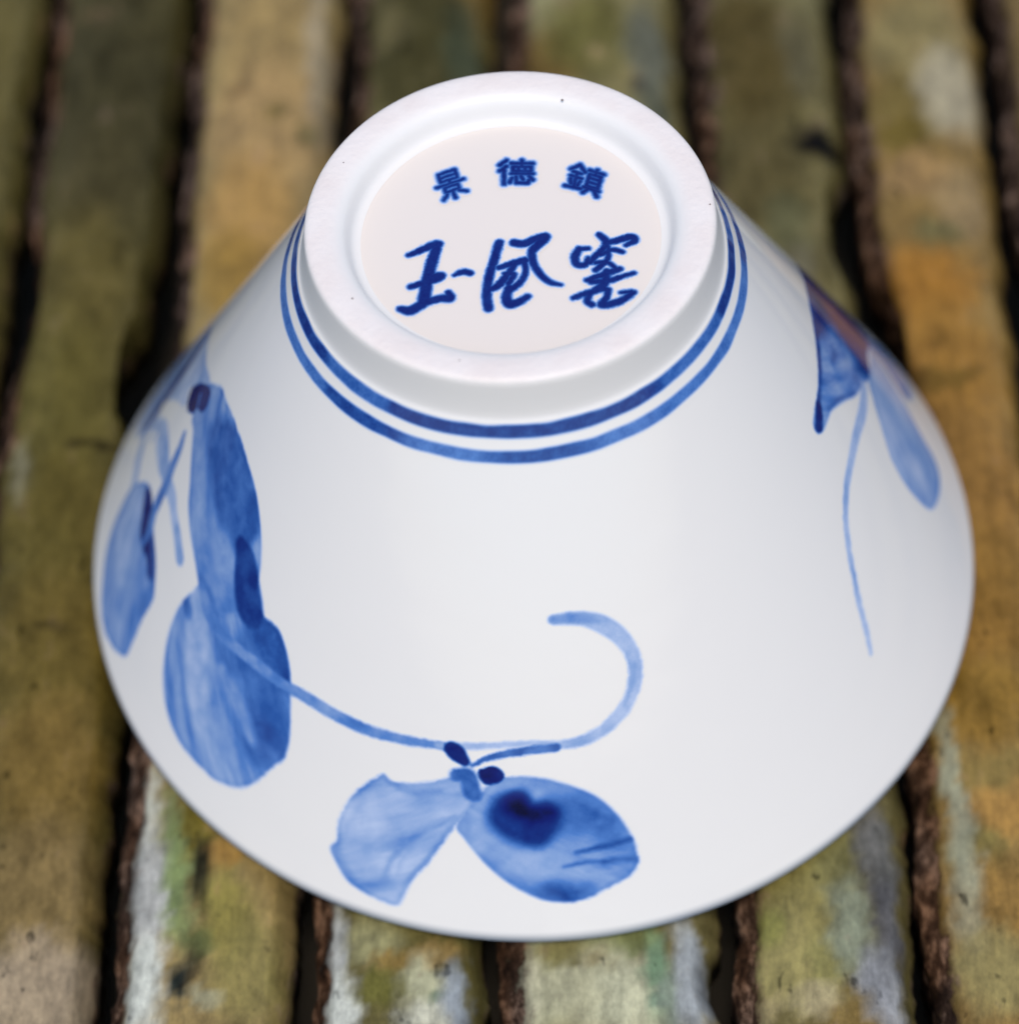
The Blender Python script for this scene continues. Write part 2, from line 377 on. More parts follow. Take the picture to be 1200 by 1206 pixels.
# ------------------------------------------------------------------ the bowl (mm, upside down: rim on the slats, foot on top)
R, HT = 45.0, 1.1035 * 45
SL = 0.57100
LX, OV, OT = 0.00434, -0.01064, 0.50635
def wall_pt(th, z, off=0.0):
    """a point of the outer wall at angle th (radians) and height z, and its normal"""
    ov = 1 + OV * (1 - z / HT) * np.cos(2 * (th - OT))
    r = (R - SL * z) * ov
    n = np.stack([np.cos(th), np.sin(th), np.full_like(th, SL)], -1) / math.hypot(1, SL)
    P = np.stack([r * np.cos(th) + LX * z, r * np.sin(th), z], -1) + n * off
    return P, n

bowl = empty('porcelain_bowl', (0, 0, 0))
bowl['label'] = 'white porcelain bowl turned upside down, painted with blue leaves, rings and characters'
bowl['category'] = 'bowl'

def lathe(prof, nth=256, lean=True):
    th = np.linspace(0, 2 * np.pi, nth, endpoint=False); V = []
    for r, z in prof:
        ov = 1 + OV * np.clip(1 - z / HT, 0, 1) * np.cos(2 * (th - OT))
        V.append(np.stack([r * ov * np.cos(th) + LX * z, r * ov * np.sin(th), np.full_like(th, z)], -1))
    V = np.concatenate(V); F = []
    for k in range(len(prof) - 1):
        for j in range(nth):
            a = k * nth + j; b = k * nth + (j + 1) % nth; F.append((a, b, b + nth, a + nth))
    return V, F

ZJ = 1.007 * R
prof = [(R - SL * z, z) for z in np.linspace(ZJ, 1.6, 40)]
prof += [(44.45, .95)]
pin = [(42.55, .3)] + [(42.6 - SL * (z - .1) * 1.02, z) for z in np.linspace(1.5, 40, 24)] + [(17.2, 41.6), (13, 42.6), (7, 43.0), (.02, 43.1)]
V, F = lathe(prof)
V2, F2 = lathe(pin)
mesh_obj('body', np.concatenate([V, V2]) * MM, F + [tuple(k + len(V) for k in f) for f in F2], M_GLAZE, bowl)
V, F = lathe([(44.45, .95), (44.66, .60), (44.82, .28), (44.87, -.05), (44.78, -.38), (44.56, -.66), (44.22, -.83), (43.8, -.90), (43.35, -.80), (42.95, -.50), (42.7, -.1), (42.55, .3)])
mesh_obj('rim', V * MM, F, M_RIM, bowl, floats={'lip_reflection': np.repeat([0, .35, .8, 1, 1, 1, 1, 1, 1, 1, .6, 0], 256)})

rj = R - SL * ZJ
fp = [(rj + .05, ZJ - .12), (rj - .16, ZJ + .12), (rj - .30, ZJ + .45), (.4150 * R, 1.030 * R), (.4090 * R, 1.060 * R), (.4050 * R, 1.086 * R), (.4030 * R, 1.0965 * R), (.3995 * R, 1.1020 * R), (.3930 * R, 1.1045 * R), (.3830 * R, 1.1052 * R),
      (.3680 * R, 1.1054 * R), (.3550 * R, 1.1045 * R), (.3440 * R, 1.1026 * R), (.3350 * R, 1.0990 * R), (.3280 * R, 1.0940 * R), (.3235 * R, 1.0870 * R), (.3205 * R, 1.0790 * R), (.3180 * R, 1.0705 * R), (.3155 * R, 1.0625 * R), (.3115 * R, 1.0560 * R), (.3050 * R, 1.0515 * R), (.2960 * R, 1.0502 * R)]
bare_k = [0, 0, 0, 0, 0, 0, .15, .8, 1, 1, 1, .9, .55, .15, 0, 0, 0, 0, 0, 0, 0, 0]
V, F = lathe(fp)
mesh_obj('foot_ring', V * MM, F, M_FOOT, bowl, floats={'bare': np.repeat(bare_k, 256)})
V, F = lathe([(.2962 * R, 1.0500 * R), (.2 * R, 1.0498 * R), (.1 * R, 1.0497 * R), (.01, 1.0497 * R)])
mesh_obj('recessed_base', V * MM, F, M_BASE, bowl)

# ------------------------------------------------------------------ cobalt painting
RAMP = [(0, None), (.20, (192, 209, 238)), (.40, (136, 168, 217)), (.55, (82, 131, 203)), (.70, (44, 93, 170)), (.85, (18, 54, 132)), (1.0, (9, 27, 108)), (1.15, (4, 8, 42))]
def ramp(Lv, white):
    xs = [a for a, _ in RAMP]; cs = np.array([white if c is None else lin(c) for _, c in RAMP])
    return np.stack([np.interp(Lv, xs, cs[:, k]) for k in range(3)], -1)

def seg_dist(px, py, pts, closed):
    """distance to the polyline and, per point, the width interpolated at the nearest spot"""
    best = np.full(px.shape, 1e9); wid = np.zeros(px.shape)
    n = len(pts)
    for i in range(n if closed else n - 1):
        a, b = pts[i], pts[(i + 1) % n]
        ax, ay, bx, by = a[0], a[1], b[0], b[1]
        dx, dy = bx - ax, by - ay; l2 = dx * dx + dy * dy + 1e-12
        t = np.clip(((px - ax) * dx + (py - ay) * dy) / l2, 0, 1)
        d = np.hypot(px - ax - t * dx, py - ay - t * dy)
        wv = (a[2] + (b[2] - a[2]) * t) / 2 if len(a) > 2 else 0
        m = d - wv < best - wid
        best = np.where(m, d, best); wid = np.where(m, wv, wid)
    return best, wid

def inside(px, py, pts):
    c = np.zeros(px.shape, bool); n = len(pts)
    for i in range(n):
        x1, y1, x2, y2 = pts[i][0], pts[i][1], pts[(i + 1) % n][0], pts[(i + 1) % n][1]
        if y1 == y2: continue
        k = ((y1 > py) != (y2 > py)) & (px < (x2 - x1) * (py - y1) / (y2 - y1) + x1)
        c ^= k
    return c

def smooth_path(pts, closed, n=6):
    P = np.array(pts, float); out = []
    N = len(P)
    for i in range(N if closed else N - 1):
        p1, p2 = P[i], P[(i + 1) % N]
        p0 = P[(i - 1) % N] if closed or i > 0 else 2 * p1 - p2
        p3 = P[(i + 2) % N] if closed or i + 2 < N else 2 * p2 - p1
        for t in np.arange(n) / n:
            out.append(.5 * (2 * p1 + (p2 - p0) * t + (2 * p0 - 5 * p1 + 4 * p2 - p3) * t * t + (3 * p1 - p0 - 3 * p2 + p3) * t ** 3))
    if not closed: out.append(P[-1])
    return np.array(out)

def layer_alpha(gx, gy, kind, pts, feather):
    """coverage of one brush mark on grid points (mm) and the distance inside its outline"""
    if kind == 'fill':
        d, _ = seg_dist(gx, gy, pts, True); s = np.where(inside(gx, gy, pts), d, -d)
    else:
        d, wv = seg_dist(gx, gy, pts, False); s = wv - d
    return sstep(-feather * .55, feather * .55, s), s

# brush marks on the wall: kind of mark, outline as (degrees, height mm[, width mm]), depth of blue, cover, soft edge, streaks, brush direction, pooled edge, starts a new part
MARKS = [
    ('painted_petal', 'fill', [(-214.49, 20.165), (-214.83, 15.785), (-204.24, 21.674), (-191.76, 25.343), (-183.66, 27.37), (-189.88, 22.338), (-186.86, 21.567), (-192.36, 18.145), (-196.41, 14.162), (-194.92, 13.336), (-191.42, 14.593), (-193.91, 10.805), (-197.59, 6.225), (-205.59, 5.925), (-231.59, 7.725), (-238.49, 19.165), (-220.49, 20.465)], 0.3, 1, 0.523, 0.06, None, 0, 1),
    ('painted_petal', 'stroke', [(-210.21, 21.61, 0.78), (-202.92, 21.79, 1.3), (-199.99, 18.52, 2.08), (-198.49, 15.283, 2.08), (-197.15, 12.122, 1.82), (-196.33, 9.297, 1.04)], 0.92, 0.95, 0.63, 0, None, 0, 0),
    ('painted_petal', 'stroke', [(-197.16, 24.236, 1.56), (-191.46, 24.844, 1.82), (-188.06, 24.793, 1.56)], 0.45, 0.5, 0.84, 0, None, 0, 0),
    ('painted_tendril', 'stroke', [(-194.54, 10.332, 1.56), (-191.32, 10.08, 2.08), (-188.13, 10.165, 1.82), (-184.95, 9.964, 1.82)], 0.36, 0.85, 0.462, 0, None, 0, 1),
    ('painted_tendril', 'stroke', [(-190.4, 13.263, 1.04), (-191.76, 14.284, 1.3), (-188.15, 16.447, 1.82), (-183.44, 17.546, 1.82), (-178.51, 18.079, 1.56)], 0.42, 0.8, 0.462, 0, None, 0, 1),
    ('painted_tendril', 'stroke', [(-188.22, 15.236, 1.3), (-183.67, 16.548, 2.08), (-179.09, 17.512, 2.08), (-175.77, 18.092, 1.82), (-171.94, 18.503, 1.82), (-169.19, 18.266, 1.56), (-165.22, 17.803, 1.56), (-162.03, 17.079, 1.56)], 0.33, 0.9, 0.462, 0, None, 0, 1),
    ('painted_tendril', 'stroke', [(-166.01, 18.08, 1.3), (-162.03, 17.079, 1.56)], 0.45, 0.6, 0.462, 0, None, 0, 0),
    ('painted_leaf', 'fill', [(-185.32, 8.947), (-184.23, 11.156), (-181.69, 13.398), (-178.58, 14.427), (-175.24, 14.514), (-171.03, 14.035), (-166.79, 13.302), (-164.17, 12.021), (-162.93, 10.929), (-162.99, 8.336), (-162.43, 5.908), (-162.38, 3.987), (-163.97, 2.926), (-166.76, 2.045), (-169.77, 1.524), (-173.27, 1.78), (-176.54, 2.622), (-180.61, 3.783), (-183.36, 5.673)], 0.47, 1, 0.523, 0.07, [0.66, -0.751], 0.08, 1),
    ('painted_leaf', 'stroke', [(-180.72, 7.178, 2.21), (-176.71, 6.827, 2.34), (-172.41, 6.448, 1.3)], 0.33, 0.8, 1.68, 0, None, 0, 0),
    ('painted_leaf', 'stroke', [(-180.17, 13.384, 1.04), (-176.35, 13.637, 3.12), (-173.37, 12.856, 3.12), (-169.29, 12.939, 2.34), (-166.53, 12.043, 1.56)], 0.97, 0.9, 0.735, 0, None, 0, 0),
    ('painted_leaf', 'stroke', [(-170.37, 13.625, 1.04), (-166.45, 12.678, 1.43), (-164.58, 11.162, 1.69), (-164.64, 9.111, 1.95), (-163.77, 6.594, 1.69)], 0.62, 0.6, 1.89, 0, None, 0, 0),
    ('painted_stem', 'stroke', [(-180.22, 21.922, 1.04), (-178.72, 20.96, 1.56), (-177.35, 19.182, 1.82), (-176.08, 17.871, 1.82), (-175.29, 16.094, 1.82), (-174.52, 14.82, 1.56), (-172.92, 13.577, 1.56), (-172.25, 11.64, 0.78)], 0.58, 0.95, 0.42, 0, None, 0, 1),
    ('painted_leaf', 'fill', [(-184.18, 26.777), (-178.29, 29.997), (-173.65, 30.701), (-168.63, 31.287), (-164.97, 31.261), (-160.76, 31.154), (-153.11, 30.06), (-147.71, 27.968), (-144.4, 25.469), (-143.12, 23.11), (-142.03, 21.754), (-142.57, 19.465), (-146.1, 17.238), (-150.02, 16.733), (-153.73, 17.432), (-158.22, 18.804), (-163.03, 19.915), (-166.83, 20.896), (-169.94, 22.117), (-174.37, 23.269), (-178.28, 23.865), (-181.58, 23.774)], 0.51, 1, 0.523, 0.1, [0.9, -0.436], 0.05, 1),
    ('painted_leaf', 'stroke', [(-177.42, 24.661, 2.6), (-168.85, 23.562, 3.12), (-161.19, 21.497, 3.12), (-153.97, 19.298, 2.08)], 0.44, 0.7, 1.47, 0, None, 0, 0),
    ('painted_leaf', 'stroke', [(-171.63, 27.318, 2.08), (-166.17, 28.286, 6.24), (-160.26, 28.107, 7.8), (-154.89, 26.659, 6.76), (-152.56, 24.837, 3.394)], 0.7, 0.75, 1.68, 0, None, 0, 0),
    ('painted_leaf', 'stroke', [(-151.89, 29.342, 1.39), (-149.63, 27.025, 2.027), (-150.23, 24.919, 0.853)], 0.74, 0.7, 1.05, 0, None, 0, 0),
    ('painted_leaf', 'stroke', [(-155.2, 23.601, 2.08), (-151.07, 21.707, 4.025), (-146.76, 19.461, 3.285)], 0.46, 0.7, 1.68, 0, None, 0, 0),
    ('painted_leaf', 'stroke', [(-154.71, 17.902, 2.08), (-150.36, 17.24, 3.429), (-145.89, 17.716, 2.939)], 0.68, 0.7, 1.26, 0, None, 0, 0),
    ('painted_leaf', 'fill', [(-154.36, 18.091), (-155.78, 16.497), (-156.84, 14.64), (-156.79, 12.264), (-155.57, 9.67), (-153.48, 7.352), (-150.57, 5.608), (-147.42, 4.643), (-144.32, 4.324), (-141.18, 4.364), (-138.13, 4.469), (-134.63, 5.451), (-132.34, 7.022), (-130.42, 9.321), (-128.91, 10.933), (-128.88, 12.492), (-129.51, 14.409), (-130.89, 17.169), (-132.15, 18.869), (-134.01, 20.361), (-136.47, 21.393), (-139.53, 21.398), (-141.81, 21.754), (-143.49, 20.438), (-147.92, 18.259), (-150.61, 17.885)], 0.52, 1, 0.558, 0.09, [0.75, -0.661], 0.04, 1),
    ('painted_leaf', 'stroke', [(-141.95, 21.432, 3.874), (-137.61, 20.544, 6.117), (-134.14, 18.345, 4.876)], 0.76, 0.85, 1.89, 0, None, 0, 0),
    ('painted_leaf', 'stroke', [(-132.62, 15.013, 3.523), (-131.64, 12.345, 3.43), (-132.07, 9.538, 2.503)], 0.7, 0.7, 2.52, 0, None, 0, 0),
    ('painted_leaf', 'stroke', [(-142.08, 16.491, 3.109), (-137.05, 15.04, 4.481), (-133.59, 12.899, 4.588)], 0.7, 0.65, 2.52, 0, None, 0, 0),
    ('painted_leaf', 'stroke', [(-153.67, 16.966, 3.12), (-151.52, 14.657, 4.101), (-147.36, 11.038, 3.654), (-144.05, 7.992, 2.3)], 0.33, 0.85, 1.47, 0, None, 0, 0),
    ('painted_leaf', 'stroke', [(-156.15, 15.257, 1.3), (-154.67, 14.89, 1.56)], 0.66, 0.8, 0.63, 0, None, 0, 0),
    ('painted_leaf', 'stroke', [(-143.65, 13.912, 1.395), (-138.92, 12.428, 1.935), (-134.91, 10.579, 1.204)], 0.42, 0.6, 1.05, 0, None, 0, 0),
    ('painted_leaf', 'stroke', [(-142.35, 9.85, 1.382), (-139.48, 8.475, 2.005), (-135.81, 7.003, 1.466)], 0.46, 0.5, 1.05, 0, None, 0, 0),
    ('painted_leaf', 'stroke', [(-150.07, 24.805, 1.711), (-147.77, 24.117, 3.016), (-145.28, 22.415, 3.723), (-143.15, 21.032, 3.672), (-141.71, 20.453, 2.162)], 0.86, 0.9, 0.63, 0, None, 0, 2),
    ('painted_stem', 'stroke', [(-154.36, 18.091, 1.3), (-150.54, 16.951, 1.552), (-146.19, 16.63, 1.353), (-142.0, 16.892, 1.188), (-138.53, 17.102, 1.326), (-134.81, 17.148, 1.265), (-131.01, 17.214, 1.185), (-128.08, 17.324, 1.307), (-122.28, 17.169, 1.315), (-117.04, 17.046, 1.206), (-112.01, 17.21, 1.046), (-107.15, 17.405, 0.885), (-104.31, 17.444, 0.742)], 0.52, 0.95, 0.462, 0, None, 0, 1),
    ('painted_bud', 'fill', [(-189.08, 23.084), (-185.72, 25.881), (-182.35, 27.445), (-180.13, 27.585), (-178.83, 26.563), (-179.97, 25.475), (-181.96, 24.788), (-182.18, 23.748), (-184.8, 22.415), (-187.42, 22.243)], 1.0, 1, 0.349, 0, None, 0, 1),
    ('painted_bud', 'stroke', [(-183.84, 25.324, 0.65), (-182.02, 24.877, 0.65)], 0.6, 0.8, 0.315, 0, None, 0, 0),
    ('painted_stem', 'stroke', [(-105.77, 17.447, 0.814), (-101.57, 17.738, 0.744), (-95.54, 18.126, 0.653), (-91.39, 18.188, 0.659), (-87.27, 17.957, 0.912), (-83.98, 18.178, 1.123), (-80.5, 18.971, 1.169), (-77.14, 20.468, 1.258), (-75.02, 22.455, 1.335), (-74.65, 24.481, 1.414), (-76.1, 26.344, 1.669), (-78.9, 27.787, 1.775), (-82.53, 28.632, 1.355), (-87.45, 28.857, 0.859)], 0.36, 0.95, 0.471, 0, None, 0, 1),
    ('painted_stem', 'stroke', [(-79.36, 28.055, 0.405), (-81.45, 28.509, 1.049), (-84.15, 28.786, 1.082), (-86.91, 28.829, 0.839)], 0.56, 0.75, 0.63, 0, None, 0, 0),
    ('painted_stem', 'stroke', [(-74.71, 23.658, 0.308), (-75.55, 22.122, 0.359), (-77.39, 20.448, 0.308)], 0.44, 0.5, 0.56, 0, None, 0, 0),
    ('painted_leaf', 'fill', [(-113.65, 13.681), (-112.23, 13.225), (-109.87, 13.483), (-106.75, 14.075), (-103.66, 14.845), (-101.42, 15.03), (-99.59, 13.743), (-101.24, 11.647), (-102.88, 10.361), (-104.8, 8.127), (-106.47, 6.148), (-107.95, 4.733), (-108.76, 3.099), (-109.6, 1.888), (-111.82, 1.868), (-114.35, 2.172), (-116.6, 2.795), (-118.46, 4.114), (-119.39, 5.076), (-118.77, 6.179), (-119.03, 7.942), (-118.04, 10.324), (-116.14, 12.127), (-114.5, 13.219)], 0.39, 1, 0.523, 0.07, [-0.787, -0.616], 0.08, 1),
    ('painted_leaf', 'stroke', [(-101.33, 13.344, 0.439), (-106.63, 13.089, 0.742), (-111.16, 12.978, 0.385)], 0.52, 0.6, 1.05, 0, None, 0, 0),
    ('painted_leaf', 'stroke', [(-101.73, 12.747, 0.368), (-106.44, 11.533, 0.731), (-111.68, 10.844, 0.502), (-115.71, 8.5, 0.257)], 0.34, 0.6, 0.947, 0, None, 0, 0),
    ('painted_leaf', 'stroke', [(-102.94, 11.214, 0.292), (-107.85, 8.869, 0.513), (-110.88, 6.273, 0.616), (-111.71, 3.707, 0.432)], 0.52, 0.6, 0.733, 0, None, 0, 0),
    ('painted_leaf', 'stroke', [(-104.62, 10.75, 0.535), (-109.24, 9.521, 0.596), (-113.52, 6.61, 0.616), (-114.24, 3.728, 0.491)], 0.36, 0.6, 0.848, 0, None, 0, 0),
    ('painted_leaf', 'stroke', [(-106.2, 9.399, 0.205), (-109.27, 6.872, 0.359), (-110.2, 4.621, 0.308)], 0.36, 0.6, 0.7, 0, None, 0, 0),
    ('painted_leaf', 'stroke', [(-113.13, 13.491, 0.664), (-109.73, 12.64, 0.499), (-105.3, 13.252, 0.336)], 0.54, 0.6, 1.05, 0, None, 0, 0),
    ('painted_leaf', 'stroke', [(-118.83, 5.547, 0.755), (-118.04, 4.235, 1.178), (-115.76, 2.873, 0.828)], 0.56, 0.6, 1.05, 0, None, 0, 0),
    ('painted_leaf', 'stroke', [(-103.28, 10.034, 0.411), (-106.33, 6.756, 0.565), (-108.87, 3.973, 0.462)], 0.5, 0.6, 0.7, 0, None, 0, 0),
    ('painted_leaf', 'stroke', [(-116.19, 10.48, 0.77), (-117.36, 7.783, 0.642), (-117.36, 5.962, 0.55)], 0.4, 0.6, 0.882, 0, None, 0, 0),
    ('painted_leaf', 'fill', [(-99.59, 13.743), (-97.4, 14.964), (-94.29, 15.303), (-90.77, 15.118), (-87.34, 14.397), (-84.03, 13.28), (-81.75, 11.746), (-80.05, 9.795), (-79.23, 7.933), (-79.3, 6.199), (-80.63, 5.243), (-83.12, 4.571), (-85.94, 3.857), (-88.65, 3.623), (-91.67, 4.038), (-94.7, 5.064), (-97.42, 6.431), (-99.85, 8.024), (-101.55, 9.331), (-102.67, 10.38), (-101.27, 12.214)], 0.5, 1, 0.523, 0.06, [0.885, -0.466], 0.05, 1),
    ('painted_leaf', 'stroke', [(-101.2, 10.794, 1.982), (-97.82, 8.715, 3.433), (-93.83, 7.09, 2.842), (-90.24, 7.313, 1.662)], 0.36, 0.8, 2.52, 0, None, 0, 0),
    ('painted_leaf', 'stroke', [(-96.08, 14.724, 1.06), (-91.71, 14.442, 1.326), (-87.87, 13.728, 1.048)], 0.4, 0.7, 1.68, 0, None, 0, 0),
    ('painted_leaf', 'stroke', [(-86.78, 12.246, 2.223), (-83.63, 10.829, 3.043), (-81.45, 9.13, 1.649)], 0.72, 0.7, 2.94, 0, None, 0, 0),
    ('painted_leaf', 'stroke', [(-99.03, 7.211, 1.498), (-95.07, 5.491, 1.452), (-91.64, 4.471, 1.417)], 0.6, 0.7, 1.68, 0, None, 0, 0),
    ('painted_leaf', 'stroke', [(-90.83, 4.884, 1.809), (-88.56, 4.49, 2.127), (-86.2, 4.752, 1.165)], 0.8, 0.8, 2.1, 0, None, 0, 0),
    ('painted_leaf', 'stroke', [(-86.94, 8.128, 0.231), (-84.07, 8.357, 0.534), (-79.7, 8.588, 0.54)], 0.82, 0.8, 0.629, 0, None, 0, 0),
    ('painted_leaf', 'stroke', [(-88.68, 6.952, 0.198), (-85.87, 7.18, 0.327), (-83.49, 7.023, 0.251)], 0.7, 0.8, 0.63, 0, None, 0, 0),
    ('painted_leaf', 'stroke', [(-83.5, 6.939, 0.398), (-81.48, 6.969, 0.573), (-79.44, 6.661, 0.587)], 0.76, 0.8, 0.84, 0, None, 0, 0),
    ('painted_leaf', 'stroke', [(-85.99, 6.325, 0.256), (-82.87, 5.994, 0.407), (-80.45, 6.091, 0.315)], 0.48, 0.7, 0.63, 0, None, 0, 0),
    ('painted_leaf', 'fill', [(-96.1, 13.739), (-93.48, 13.959), (-92.12, 13.046), (-90.09, 13.188), (-88.24, 12.537), (-88.07, 11.482), (-89.59, 9.858), (-91.72, 8.847), (-94.15, 9.037), (-96.18, 9.634), (-98.25, 10.98), (-98.14, 12.403), (-97.19, 13.428)], 0.9, 0.95, 1.744, 0, None, 0, 0),
    ('painted_leaf', 'fill', [(-95.67, 13.469), (-93.72, 13.626), (-92.49, 12.632), (-90.15, 12.57), (-89.38, 11.833), (-91.55, 11.062), (-94.46, 11.367), (-96.13, 12.19)], 1.14, 0.95, 1.57, 0, None, 0, 0),
    ('painted_stem', 'stroke', [(-100.79, 16.059, 0.413), (-98.76, 16.784, 0.603), (-96.02, 17.287, 0.748), (-92.35, 17.629, 0.862), (-88.45, 17.747, 0.868)], 0.72, 0.95, 0.391, 0, None, 0, 1),
    ('painted_bud', 'stroke', [(-103.87, 17.302, 1.506), (-103.15, 17.001, 1.686), (-101.85, 16.347, 0.978)], 0.95, 0.95, 0.42, 0, None, 0, 1),
    ('painted_bud', 'stroke', [(-102.99, 15.045, 1.371), (-101.42, 15.03, 1.735), (-100.68, 13.674, 1.692), (-100.24, 13.42, 0.977)], 0.82, 0.85, 0.63, 0, None, 0, 1),
    ('painted_bud', 'fill', [(-99.87, 15.639), (-97.85, 16.181), (-96.33, 15.694), (-96.43, 14.995), (-98.2, 14.46), (-99.26, 14.661)], 1.05, 0.97, 0.349, 0, None, 0, 1),
    ('painted_bud', 'stroke', [(-100.17, 15.394, 0.265), (-98.94, 14.058, 0.523)], 0.95, 0.9, 0.42, 0, None, 0, 0),
    ('painted_bud', 'stroke', [(-102.18, 16.379, 0.652), (-100.98, 15.345, 0.72), (-100.05, 14.335, 0.885), (-99.59, 13.883, 0.355)], 0.4, 0.85, 0.42, 0, None, 0, 0),
    ('painted_flower', 'fill', [(31.96, 24.589), (31.96, 21.933), (22.2, 26.042), (9.25, 29.485), (-2.06, 30.223), (-11.36, 29.881), (-16.81, 29.897), (-20.07, 29.605), (-20.71, 28.745), (-18.39, 27.948), (-13.1, 27.353), (-7.49, 25.213), (-3.34, 23.151), (2.39, 20.748), (5.28, 18.827), (3.55, 18.11), (6.34, 17.596), (9.3, 17.75), (14.4, 15.972), (23.18, 9.766), (24.82, 10.959), (34.82, 10.959), (45.78, 17.025), (39.78, 24.549)], 0.6, 1, 0.523, 0.12, [-0.738, 0.675], 0, 1),
    ('painted_flower', 'fill', [(31.96, 21.933), (22.2, 26.042), (9.86, 29.063), (0.91, 29.747), (9.63, 25.959), (9.9, 23.25), (7.61, 21.774), (7.59, 19.3), (18.18, 13.942), (24.82, 10.959), (31.82, 9.442), (31.76, 15.025), (31.78, 20.549)], 0.98, 0.92, 3.488, 0, None, 0, 0),
    ('painted_flower', 'stroke', [(15.81, 28.158, 0.828), (4.2, 29.803, 1.379), (-4.1, 30.116, 1.454), (-11.24, 29.812, 0.971), (-15.16, 29.582, 0.867)], 0.88, 0.8, 0.84, 0, None, 0, 0),
    ('painted_flower', 'stroke', [(-15.79, 29.336, 1.208), (-19.34, 28.639, 1.422)], 1.0, 0.95, 0.63, 0, None, 0, 0),
    ('painted_flower', 'stroke', [(11.13, 18.983, 2.6), (7.38, 19.045, 1.69), (4.82, 18.536, 0.91), (3.67, 18.082, 0.52)], 0.92, 0.85, 0.84, 0, None, 0, 0),
    ('painted_flower', 'stroke', [(1.72, 26.444, 1.007), (-2.0, 27.299, 0.779)], 0.8, 0.5, 1.05, 0, None, 0, 0),
    ('painted_flower', 'stroke', [(3.5, 23.346, 1.3), (-2.52, 24.641, 1.186), (-8.54, 26.771, 0.541)], 0.46, 0.6, 1.68, 0, None, 0, 0),
    ('painted_flower', 'stroke', [(-13.43, 27.977, 0.261), (-8.09, 26.016, 0.317), (-2.71, 23.094, 0.245)], 0.74, 0.7, 0.553, 0, None, 0, 0),
    ('painted_petal', 'fill', [(4.7, 19.397), (11.31, 16.735), (17.23, 14.1), (16.52, 12.742), (12.48, 11.72), (8.32, 10.014), (5.47, 8.433), (3.01, 6.582), (-0.06, 6.307), (-4.29, 7.263), (-7.24, 8.353), (-8.88, 9.647), (-9.51, 11.715), (-9.38, 14.581), (-7.43, 17.01), (-2.83, 18.733), (0.75, 19.356)], 0.38, 1, 0.523, 0.03, [-0.559, -0.829], 0.06, 1),
    ('painted_petal', 'stroke', [(10.87, 12.489, 0.52), (7.65, 10.28, 0.65), (4.37, 8.366, 0.91), (1.04, 6.696, 0.91), (-3.55, 7.256, 0.78)], 0.52, 0.7, 0.63, 0, None, 0, 0),
    ('painted_petal', 'stroke', [(-8.47, 12.548, 2.533), (-7.87, 9.634, 2.627)], 0.48, 0.6, 2.52, 0, None, 0, 0),
    ('painted_petal', 'fill', [(21.52, 11.316), (26.32, 5.057), (24.99, 3.663), (21.49, 3.191), (15.66, 5.39), (11.76, 8.778), (13.22, 10.413), (16.57, 11.299), (18.18, 12.665)], 0.46, 1, 0.523, 0, None, 0.05, 1),
    ('painted_petal', 'stroke', [(18.23, 10.232, 0.78), (15.2, 9.288, 0.91), (13.57, 7.41, 1.04)], 0.62, 0.7, 0.84, 0, None, 0, 0),
    ('painted_stem', 'stroke', [(1.79, 20.867, 1.17), (-4.2, 21.839, 1.559), (-11.81, 23.09, 1.323), (-18.84, 23.241, 1.143), (-23.42, 22.717, 1.042), (-27.19, 21.476, 0.904), (-30.33, 19.417, 0.834), (-32.4, 17.315, 0.749), (-33.9, 15.615, 0.769), (-35.57, 12.889, 0.635), (-36.79, 11.189, 0.398)], 0.36, 0.9, 0.462, 0, None, 0, 1),
]
PITCH = .088
TH0, TH1 = math.radians(-236), math.radians(64)
nT = int((TH1 - TH0) * 36 / PITCH); nZ = int((44.0 - 1.5) * 1.1516 / PITCH)
ths = np.linspace(TH0, TH1, nT); zs = np.linspace(1.5, 44.0, nZ)
LV = np.zeros((nZ, nT)); OWN = np.full((nZ, nT), -1, np.int32)
names = []; FILL = None
